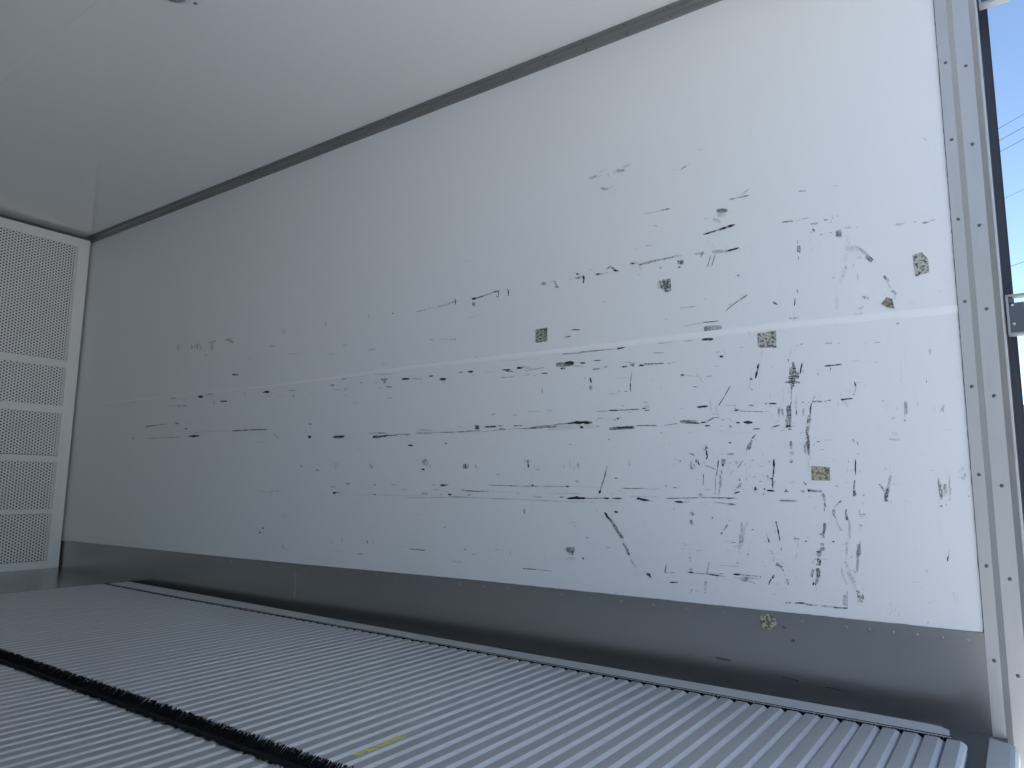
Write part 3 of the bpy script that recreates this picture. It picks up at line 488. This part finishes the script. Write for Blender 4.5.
# long mid-height joint of the wall sheets
bm = bmesh.new()
sp = [(-4.9, 1.084), (-3.07, 1.070), (-2.22, 1.083), (-1.22, 1.080), (-.58, 1.080), (-.1, 1.068)]
prev = None
for x, z in sp:
    h = .004 + .0085 * (x + 4.9) / 4.9
    c = [bm.verts.new(p) for p in ((x, -.0002, z-h), (x, -.0016, z-h*.5), (x, -.0016, z+h*.5), (x, -.0002, z+h))]
    if prev:
        for i in range(3): bm.faces.new((prev[i], c[i], c[i+1], prev[i+1]))
    prev = c
j = bm_obj('sheet_joint', bm, M['seam'], wall)

struct(boxo('wall_left', (XE, 0, -W-WT, -W, ZF-.02, H+.06), M['wall']))
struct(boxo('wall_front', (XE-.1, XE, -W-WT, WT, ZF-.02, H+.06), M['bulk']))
ceil = struct(boxo('ceiling', (XE, 0, -W, 0, H, H+.09), M['ceiling']))
bm = bmesh.new()      # centre seam of the ceiling panels
prism(bm, [(-1.222, H), (-1.216, H-.0016), (-1.196, H-.0016), (-1.190, H)], 0, XE, -.02)
bm_obj('panel_joint', bm, M['ceiling'], ceil)
struct(boxo('floor', (XE, -.07, -W, 0, ZF-.06, ZF), M['dark']))
M_ = M

def rivets(parent, pts, r, axis, mt, flat=.45):
    """one shared rivet head mesh, copied"""
    bm = bmesh.new()
    bmesh.ops.create_uvsphere(bm, u_segments=10, v_segments=6, radius=r)
    for v in bm.verts: v.co[axis] *= flat
    me = bpy.data.meshes.new('rivet')
    for f in bm.faces: f.smooth = True
    bm.to_mesh(me); bm.free(); me.materials.append(mt)
    for p in pts:
        o = bpy.data.objects.new('rivet', me); C.objects.link(o); o.location = p
        child(o, parent)

# steel skirting on the right wall (top edge runs slightly out of level)
def skirting(name, side):
    y0 = 0 if side > 0 else -W
    y1 = y0 - .004*side
    bm = bmesh.new()
    zt = [(XE, .175), (-3.31, .186), (-1.75, .203), (-.93, .2035), (0, .2065)]
    pr = [(XE, ZF), (-.004, ZF)] + [(min(x, -.004), z) for x, z in reversed(zt)]
    prism(bm, pr, 1, min(y0, y1), max(y0, y1))
    return struct(bm_obj(name, bm, M['skirt']))
sk = skirting('baseboard_right', 1)
rx = [-.138, -.197, -.256, -.314, -.374, -.432, -.551, -.668] + [-.786 - .118*k for k in range(32)]
rivets(sk, [(x, -.004, .184 - max(0, -x-1.6)*.0085) for x in rx], .0044, 1, M['skirt_rivet'])
bm = bmesh.new()
for a, b, c, d in ((-.82, .045, -.77, .043), (-.62, .018, -.57, .014), (-.50, .009, -.44, .004), (-.615, .162, -.60, .158), (-.588,.128,-.578,.122)):
    f = bm.faces.new([bm.verts.new(p) for p in ((a, -.0044, b), (c, -.0044, d), (c+.004, -.0044, d+.003), (a+.01, -.0044, b+.004))])
bm_obj('scratch', bm, M['rivet'], sk)
bm = bmesh.new()
prism(bm, [(-2.86, .15), (-2.858, .15), (-2.862, .035), (-2.864, .035)], 1, -.0045, -.0039)
bm_obj('bright_scratch', bm, M['plate'], sk)
skirting('baseboard_left', -1)

# riveted angle between wall and ceiling
def coving(name, side):
    y0 = 0 if side > 0 else -W
    t, w_ = .003, .038
    bm = bmesh.new()
    pts = [(y0, H), (y0, H-w_), (y0-t*side, H-w_), (y0-t*side, H-.012), (y0-.012*side, H-t), (y0-w_*side, H-t), (y0-w_*side, H)]
    prism(bm, pts, 0, XE, -.1)
    o = struct(bm_obj(name, bm, M['coving']))
    if side > 0:
        xs = [-.74 - .1765*k for k in range(26)]
        rivets(o, [(x, -t, 2.2735) for x in xs], .0045, 1, M['rivet'])
        rivets(o, [(x, -.027, H-t) for x in xs], .0045, 2, M['rivet'])
    return o
coving('trim_1', 1); coving('trim_2', -1)
bm = bmesh.new()
prism(bm, [(XE, H), (XE, H-.04), (XE+.05, H-.04), (XE+.09, H)], 1, -W, 0)
struct(bm_obj('trim_3', bm, M['coving']))

# rear corner posts: stepped pressed section
def post(name, side):
    s = side; y0 = 0 if side > 0 else -W
    prof = [(-.1015, 0), (-.1015, -.005), (-.0725, -.005), (-.058, -.0095), (-.019, -.0095), (-.0045, -.018), (0.0, -.018), (.001, .0), (.001, .09), (-.03, .09), (-.03, 0.0)]
    bm = bmesh.new()
    prism(bm, [(x, y0 + y*s) for x, y in prof], 2, -.26, H + .06)
    o = struct(bm_obj(name, bm, M['post']))
    if side > 0:
        rivets(o, [(-.085, -.005, .141 + .2363*k) for k in range(10)], .0048, 1, M['rivet'], .5)
        rivets(o, [(-.037, -.0095, .112 + .2363*k) for k in range(10)], .0048, 1, M['rivet'], .5)
    return o
pt = post('trim_4', 1); post('trim_5', -1)
bm = bmesh.new(); rnd = random.Random(2); z = .2; prv = None      # bead of dirty sealant between post and sheet
while z < H - .03:
    w0 = .0014 + .0016*rnd.random()**2
    c = [bm.verts.new(p) for p in ((-.1015-w0, -.0008, z), (-.1012, -.0030, z))]
    if prv: bm.faces.new((prv[0], c[0], c[1], prv[1]))
    prv = c; z += .012
bm_obj('sealant_bead', bm, M['sealant'], pt)
bm = bmesh.new(); prv = None; x = -.1
while x > -5.2:
    zt_ = .2065 + (x)*.0032 if x > -.93 else (.204 + (x+.93)*.0012 if x > -1.75 else (.203 + (x+1.75)*.0109 if x > -3.31 else .186 + (x+3.31)*.0052))
    c = [bm.verts.new(p) for p in ((x, -.0041, zt_-.0004), (x, -.0012, zt_ + .0012 + .0014*rnd.random()**3))]
    if prv: bm.faces.new((prv[0], c[0], c[1], prv[1]))
    prv = c; x -= .015
bm_obj('sealant_bead', bm, M['sealant'], sk)
struct(boxo('trim_6', (-.09, .001, -W+.03, -.03, H-.06, H+.09), M['post']))

# outer shell of the body roof (keeps sun off) and right rear door folded round against the side
struct(boxo('roof', (XE-.1, .001, -W-WT, WT, H+.09, H+.13), M['outer']))
door = struct(empty('door_1', (0, .13, 0)))
child(boxo('door_panel', (-1.22, .020, .100, .160, -.10, 2.33), M['outer']), door)
child(boxo('door_seal', (.0205, .0255, .098, .162, -.10, 2.33), M['rubber']), door)
child(boxo('edge_seal', (.0035, .0210, .0905, .0995, -.10, 2.33), M['rubber']), door)
def hinge(z):
    bm = bmesh.new()
    x0, x1, z0, z1, ya, yb, t = .006, .078, z-.002, z+.108, .0, .032, .006
    box(bm, x0, x0+t, ya, yb, z0, z1); box(bm, x1-t, x1, ya, yb, z0, z1)
    box(bm, x0+t, x1-t, ya, yb, z0, z0+t); box(bm, x0+t, x1-t, ya, yb, z1-t, z1)
    bmesh.ops.bevel(bm, geom=bm.edges[:], offset=.0012, segments=2, affect='EDGES')
    h = child(bm_obj('hinge', bm, M['hinge']), door)
    bm = bmesh.new()
    box(bm, x0+t+.001, .046, .008, .032, z0+t+.001, z1-t-.016)
    box(bm, x0+t+.001, .022, .008, .032, z1-t-.02, z1-t-.001)
    tube(bm, (.060, .016, z0+t), (.060, .016, z1-t), .011, 14)
    b = bm_obj('hinge_knuckle', bm, M['hingedark']); b.parent = h; b.matrix_parent_inverse = Matrix.Identity(4)
    bm = bmesh.new()
    for zz in (z0+.03, z0+.082):
        bmesh.ops.create_icosphere(bm, subdivisions=2, radius=.004, matrix=Matrix.Translation((.020, .007, zz)))
    b = bm_obj('bolt_head', bm, M['plate'], smooth=True); b.parent = h; b.matrix_parent_inverse = Matrix.Identity(4)
hinge(.984); hinge(1.945)

# unseen left rear door, added standing open to block sky light near the opening
shade_door = struct(empty('added_shade_door', (0, -W-.03, 0)))
child(boxo('door_panel', (.03, 1.27, -W-.085, -W-.025, -.10, 2.33), M['outer']), shade_door)
child(boxo('door_seal', (1.271, 1.279, -W-.088, -W-.022, -.10, 2.33), M['rubber']), shade_door)
child(boxo('edge_seal', (.012, .029, -W-.088, -W-.022, -.10, 2.33), M['rubber']), shade_door)

# ================================================================ THINGS
# --- return air grille in front of the bulkhead
gr = tag(empty('air_grille', (XB, -1.245, 0)), 'tall white perforated metal air grille standing across the front end of the box', 'grille')
zt, yr, yl = 2.268, -.016, -W+.016
bands = [(2.206, zt), (1.343, 1.392), (1.027, 1.077), (.696, .740), (.357, .386), (0.0, .050)]
bm = bmesh.new()
P_ = .0200; cw = P_*.8660254
cells = 0
hole = [(math.cos(R(30+60*k)), math.sin(R(30+60*k))) for k in range(6)]
verts, faces = [], []
ny = int((yr - .07 - (yl+.07)) / cw)
for i in range(ny + 1):
    y = yr - .078 - i*cw
    k = 0
    z = .045 + (P_/2 if i % 2 else 0)
    while z < 2.212:
        if not any(a + .004 < z < b - .004 for a, b in bands):
            n0 = len(verts)
            # cell hexagon: columns along z with pitch P_, columns cw apart
            for q in range(6):
                a = R(60*q); verts.append((0, y + P_/math.sqrt(3)*math.cos(a), z + P_/math.sqrt(3)*math.sin(a)))
            for q in range(6):
                a = R(60*q); verts.append((0, y + .0060*math.cos(a), z + .0060*math.sin(a)))
            for q in range(6):
                r_ = (q+1) % 6
                faces.append((n0+q, n0+r_, n0+6+r_, n0+6+q))
        z += P_
me = bpy.data.meshes.new('perforated_sheet')
me.from_pydata([(XB - .0015, y, z) for _, y, z in verts], [], faces)
child(obj('perforated_sheet', me, M['grille']), gr)
for i, (a, b) in enumerate(bands):
    child(boxo('rail', (XB-.012, XB+.0005, yl, yr, a, b), M['grille']), gr)
for a, b in ((yr-.076, yr), (yl, yl+.076)):
    child(boxo('stile', (XB-.05, XB+.001, a, b, 0, zt), M['grille'], bevel=.002), gr)
# --- smooth plate in front of the grille
tag(boxo('floor_plate', (XE, -4.292, -W, -.004, -.006, -.0005), M['smooth']),
    'smooth grey metal floor plate lying between the perforated grille and the slats', 'floor plate')

# --- slat conveyors
PITCH = .04465
X1 = -.1385
NS = 93
def slat_mesh(y0, y1, name):
    bm = bmesh.new()
    # section in (x, z): long dull flat, then a bevel falling to the joint on the rear side
    sec = [(-.0432, -.0125), (-.0432, -.0030), (-.0424, -.0012), (-.0408, -.0002), (-.0175, 0.0), (-.0140, -.0005), (-.0055, -.0050), (-.0030, -.0078), (-.0018, -.0105), (-.0016, -.0125)]
    prism(bm, [(x, z) for x, z in sec], 1, y0, y1)
    bm.normal_update()
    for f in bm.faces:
        if f.calc_center_median().x > -.0145 and len(f.verts) == 4: f.material_index = 1  # rear-facing slope takes the lit copy of the slat metal
    # round the two ends slightly
    for v in bm.verts:
        if v.co.z < -.003 and v.co.z > -.009: v.co.y += .003 if v.co.y < (y0+y1)/2 else -.003
        if v.co.x in (sec[0][0],) or v.co.x > -.002: v.co.y += .004 if v.co.y < (y0+y1)/2 else -.004
    me = bpy.data.meshes.new(name)
    bmesh.ops.recalc_face_normals(bm, faces=bm.faces)
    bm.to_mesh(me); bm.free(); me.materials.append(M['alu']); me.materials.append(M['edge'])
    return me
def ends(x):
    L = [(-4.3, -.206), (-3.57, -.226), (-2.9, -.226), (-1.97, -.230), (-1.4, -.240), (-.92, -.249), (-.5, -.254), (0, -.2555)]
    for (a, p), (b_, q) in zip(L, L[1:]):
        if a <= x <= b_: return p + (q-p)*(x-a)/(b_-a)
    return L[0][1] if x < L[0][0] else L[-1][1]
def conveyor(y0, y1, label, wallside):
    t = tag(empty('slat_conveyor', (-2.2, (y0+y1)/2, ZF)), label, 'conveyor floor')
    cy = (y0+y1)/2
    for k in range(NS):
        ye = ends(X1 - k*PITCH) if wallside > 0 else -W - ends(X1 - k*PITCH)
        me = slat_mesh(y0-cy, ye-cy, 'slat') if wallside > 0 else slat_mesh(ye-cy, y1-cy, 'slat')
        o = bpy.data.objects.new('slat', me); C.objects.link(o)
        o.location = (X1 - k*PITCH, cy, -.0003*((k*7) % 3)); child(o, t)
    bm = bmesh.new()       # bed under the slats
    box(bm, -4.285, -.17, y0+.02, y1-.02, ZF, -.0125)
    child(bm_obj('conveyor_bed', bm, M['dark']), t)
    bm = bmesh.new()       # turning end under the last slat
    pts = [(-.1535 + .012*math.sin(a), -.0268 + .0143*math.cos(a)) for a in [R(v) for v in range(0, 181, 20)]]
    pts += [(-.165, -.0411), (-.165, -.0125)]
    prism(bm, pts, 1, y0+.006, y1-.006)
    child(bm_obj('end_turn', bm, M['alu']), t)
    return t
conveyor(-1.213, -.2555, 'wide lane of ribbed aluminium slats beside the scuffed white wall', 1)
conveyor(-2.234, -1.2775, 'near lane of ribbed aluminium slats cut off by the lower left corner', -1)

# --- black brush in the middle
br = tag(empty('brush_strip', (-2.2, -1.245, ZF)), 'long black bristle brush strip running between the two slat lanes', 'brush strip')
child(boxo('holder', (-4.285, -.14, -1.268, -1.222, ZF, -.012), M['black']), br)
bm = bmesh.new(); rnd = random.Random(5)
x = -4.28
while x < -.14:
    for row in (0, 1):
        for q in range(6):
            y = -1.245 + (.013 if row else -.013) + rnd.uniform(-.007, .007)
            lean = (.0235 if row else -.0235) * rnd.uniform(.80, 1.12)
            z1 = rnd.uniform(.0005, .005)
            xx = x + rnd.uniform(0, .006); r = .0013
            a = [bm.verts.new(p) for p in ((xx-r, y-r, -.014), (xx+r, y-r, -.014), (xx, y+r, -.014))]
            b_ = [bm.verts.new((p[0], p[1], p[2])) for p in ((xx-r*.7+rnd.uniform(-.002,.002), y+lean-r*.7, z1), (xx+r*.7, y+lean-r*.7, z1), (xx, y+lean+r*.7, z1))]
            for i in range(3): bm.faces.new((a[i], a[(i+1)%3], b_[(i+1)%3], b_[i]))
            bm.faces.new(b_)
    x += .006
child(bm_obj('bristles', bm, M['black']), br)

# --- metal edge strips with their own brush, along each wall
def edge(side, label):
    # y measured from the wall, mirrored for the left lane
    f = (lambda y: y) if side > 0 else (lambda y: -W - y)
    t = tag(empty('edge_strip', (-2.2, f(-.2), ZF)), label, 'edge strip')
    line = [(-4.262, -.080), (-3.6, -.095), (-3.0, -.111), (-2.4, -.131), (-1.75, -.147), (-.95, -.154), (-.39, -.160), (-.225, -.166), (-.196, -.174), (-.180, -.192), (-.176, -.236)]
    back = [(x, ends(x) + .0205) for x in (-.176, -.5, -.92, -1.4, -1.97, -2.9, -3.57, -4.262)]
    bm = bmesh.new()
    prism(bm, [(x, f(y)) for x, y in line + back], 2, -.004, .0015)
    child(bm_obj('top_plate', bm, M['plate']), t)
    bm = bmesh.new()
    xs = [-4.262 + k*(4.09/40) for k in range(41)]
    prv = None
    for x in xs:
        e = ends(x)
        c = [bm.verts.new(p) for p in ((x, f(e+.0175), -.011), (x, f(e+.0175), -.0002), (x, f(e+.0115), -.0008), (x, f(e+.0115), -.011))]
        if prv:
            for i in range(4): bm.faces.new((prv[i], c[i], c[(i+1)%4], prv[(i+1)%4]))
        else: bm.faces.new(c)
        prv = c
    bm.faces.new(prv[::-1])
    child(bm_obj('lower_lip', bm, M['plate']), t)
    bm = bmesh.new(); prv = None
    for x in xs:
        e = ends(x)
        c = [bm.verts.new(p) for p in ((x, f(e+.0204), -.009), (x, f(e+.0204), .0008), (x, f(e+.0176), .0008), (x, f(e+.0176), -.009))]
        if prv:
            for i in range(4): bm.faces.new((prv[i], c[i], c[(i+1)%4], prv[(i+1)%4]))
        prv = c
    child(bm_obj('dark_gap_strip', bm, M['black']), t)  # black strip put in for the dark gap between plate and lip
    child(boxo('support', (-4.26, -.20, min(f(-.135), f(-.155)), max(f(-.135), f(-.155)), ZF, -.0045), M['dark']), t)
    bm = bmesh.new(); rnd = random.Random(9)
    x = -4.26
    while x < -.165:
        for q in range(3):
            xx = x + rnd.uniform(0, .006); y = f(ends(x)+.0112); y2 = f(ends(x) - rnd.uniform(-.001, .0035)); r = .0022
            a = [bm.verts.new(p) for p in ((xx-r, y, -.004), (xx+r, y, -.004), (xx, y, .0002))]
            b_ = [bm.verts.new(p) for p in ((xx-r, y2, -.007), (xx+r, y2, -.007), (xx, y2, rnd.uniform(.0002, .0020)))]
            for i in range(3): bm.faces.new((a[i], a[(i+1)%3], b_[(i+1)%3], b_[i]))
            bm.faces.new(b_)
        x += .006
    child(bm_obj('bristles', bm, M['black']), t)
    return t
edge(1, 'narrow grey metal edge strip beside the steel skirting of the scuffed wall')
edge(-1, 'narrow metal edge strip beside the left wall, outside the photo frame')

# --- yellow mark on one slat
bm = bmesh.new()
box(bm, -1.202, -1.188, -1.150, -.998, -.0006, .0007)
tag(bm_obj('tape_strip', bm, M['yellow']), 'short worn yellow strip lying along one aluminium slat', 'tape')

# --- threshold sill across the opening
bm = bmesh.new()
sec = [(-.104, -.0445), (-.104, -.021), (-.102, -.0195), (-.062, -.0195), (-.052, -.022), (-.046, -.029), (-.044, -.0445)]
prism(bm, sec, 1, -W+.03, -.118)
for v in bm.verts:
    if v.co.y > -.2: v.co.y -= max(0, (v.co.x + .104)) * .5
tag(bm_obj('threshold_sill', bm, M['post'], smooth=False), 'pale metal threshold sill with a rounded nose at the foot of the rear post', 'threshold')

# --- ceiling lamp at the top edge of the picture
lx, ly = -2.335, -1.088
lamp = tag(empty('ceiling_lamp', (lx, ly, H)), 'small round lamp on the ceiling, cut off by the top edge', 'lamp')
bm = bmesh.new()
def lathe(bm, prof, n=32):
    rings = [[bm.verts.new((lx + r*math.cos(2*math.pi*i/n), ly + r*math.sin(2*math.pi*i/n), z)) for i in range(n)] for r, z in prof]
    for a, b in zip(rings, rings[1:]):
        for i in range(n): bm.faces.new((a[i], a[(i+1)%n], b[(i+1)%n], b[i]))
    bm.faces.new(rings[-1])
lathe(bm, [(.056, H), (.056, H-.006), (.050, H-.010), (.044, H-.010), (.043, H-.004)])
child(bm_obj('rim', bm, M['lens'], smooth=True), lamp)
bm = bmesh.new()
lathe(bm, [(.043, H-.004), (.041, H-.012), (.032, H-.020), (.016, H-.024), (.004, H-.025)])
child(bm_obj('lens', bm, M['hinge'], smooth=True), lamp)
rivets(lamp, [(-2.330, -1.010, H)], .007, 2, M['rivet'], .5)

# --- old label residue stuck to the wall
RES = [
 # name, corners (x,z)..., base, dark, threshold, label
 ([(-.203,1.240),(-.180,1.246),(-.165,1.222),(-.164,1.184),(-.199,1.176)], (.50,.51,.46), (.06,.06,.07), .52, 'square of old label residue, dark along its top, nearest the rear post'),
 ([(-.291,1.109),(-.276,1.127),(-.262,1.120),(-.257,1.090),(-.275,1.096)], (.34,.31,.25), (.12,.11,.10), .50, 'small brownish triangle of label residue just above the wall joint'),
 ([(-1.499,1.176),(-1.445,1.178),(-1.446,1.124),(-1.499,1.123)], (.36,.39,.34), (.05,.06,.06), .49, 'dark green-grey square of label residue farthest left on the white wall'),
 ([(-.650,1.062),(-.592,1.065),(-.593,1.010),(-.649,1.016)], (.52,.53,.48), (.07,.07,.07), .50, 'pale speckled label residue touching the underside of the wall joint'),
 ([(-.507,.640),(-.455,.636),(-.455,.596),(-.507,.597)], (.47,.44,.30), (.12,.12,.11), .52, 'yellowish rectangle of label residue, lowest one on the white wall'),
 ([(-.672,.188),(-.650,.196),(-.630,.190),(-.624,.168),(-.640,.152),(-.662,.150),(-.674,.166)], (.46,.44,.35), (.08,.08,.07), .50, 'round crusty patch of residue on the steel skirting below the white wall'),
 ([(-.985,1.290),(-.965,1.288),(-.940,1.292),(-.938,1.250),(-.955,1.243),(-.975,1.262)], (.50,.53,.53), (.05,.06,.07), .46, 'black speckled residue square high in the middle of the wall'),
]
for i, (pts, base, dark, thr, label) in enumerate(RES):
    bm = bmesh.new()
    yb = -.0042 if i == 5 else -.0001
    prism(bm, pts, 1, yb-.0013, yb)
    tag(bm_obj('label_residue', bm, residue_material('residue', base, dark, thr, 130)), label, 'label residue', 'label residue patches on the wall')

# ================================================================ OUTSIDE
GZ = -1.12
struct(boxo('ground', (-60, 90, -60, 120, GZ-.2, GZ), M['ground']))
sh = tag(empty('storage_shed', (9, 33, GZ)), 'low grey shed beyond the yard, seen as a sliver past the rear post', 'shed')
child(boxo('shed_wall', (-3, 24, 30, 38, GZ, GZ+2.6), M['shedwall']), sh)
bm = bmesh.new(); prism(bm, [(29.5, GZ+2.6), (38.5, GZ+2.6), (34, GZ+5.3)], 0, -3.4, 24.4)
child(bm_obj('shed_roof', bm, M['shedroof']), sh)
for x in (2.5, 8, 13.5, 19):
    f = child(boxo('window', (x, x+1.4, 29.94, 30.0, GZ+1.1, GZ+2.0), M['shedroof']), sh)
    g = boxo('pane', (x+.08, x+1.32, 29.925, 29.94, GZ+1.18, GZ+1.92), M['glass']); g.parent = f; g.matrix_parent_inverse = Matrix.Identity(4)
child(boxo('shed_door', (5, 6.1, 29.93, 30.0, GZ, GZ+2.1), M['shedroof']), sh)

WL = ['topmost of the three close power lines crossing the blue sky', 'middle of the three close power lines crossing the blue sky',
      'lowest of the three close power lines crossing the blue sky', 'lone power line crossing the sky below the group of three',
      'lowest power line crossing the sky just above the door hinge']
d = Vector((.713, -.701, 0)).normalized()
for (x, y, z), lb, r in zip(((.17,14,7.66), (.19,14,7.42), (.19,14,7.19), (.25,14,6.25), (.19,14,4.86)), WL, (.0055, .0055, .0055, .004, .005)):
    bm = bmesh.new()
    a = Vector((x, y, z)) - d*15.8; b = Vector((x, y, z)) + d*15.8
    n = 24; pts = []
    for i in range(n+1):
        t = i/n; p = a.lerp(b, t); p.z += .25*((2*t-1)**2); pts.append(p)
    for p, q in zip(pts, pts[1:]): tube(bm, p, q, r, 6)
    tag(bm_obj('power_line', bm, M['wire']), lb, 'power line', 'power lines across the sky')
for k, sgn in enumerate((-1, 1)):
    p = Vector((.19, 14, 0)) + d*16*sgn
    t = tag(empty('utility_pole', (p.x, p.y, GZ)), ('wooden utility pole behind the truck side' if k == 0 else 'wooden utility pole out to the right of the opening'), 'utility pole')
    bm = bmesh.new(); tube(bm, (p.x, p.y, GZ), (p.x, p.y, 8.9), .13, 12)
    child(bm_obj('pole', bm, M['wood']), t)
    bm = bmesh.new(); tube(bm, (p.x-.35*d.y, p.y+.35*d.x, 8.1), (p.x+.35*d.y, p.y-.35*d.x, 8.1), .05, 8)
    child(bm_obj('crossarm', bm, M['wood']), t)
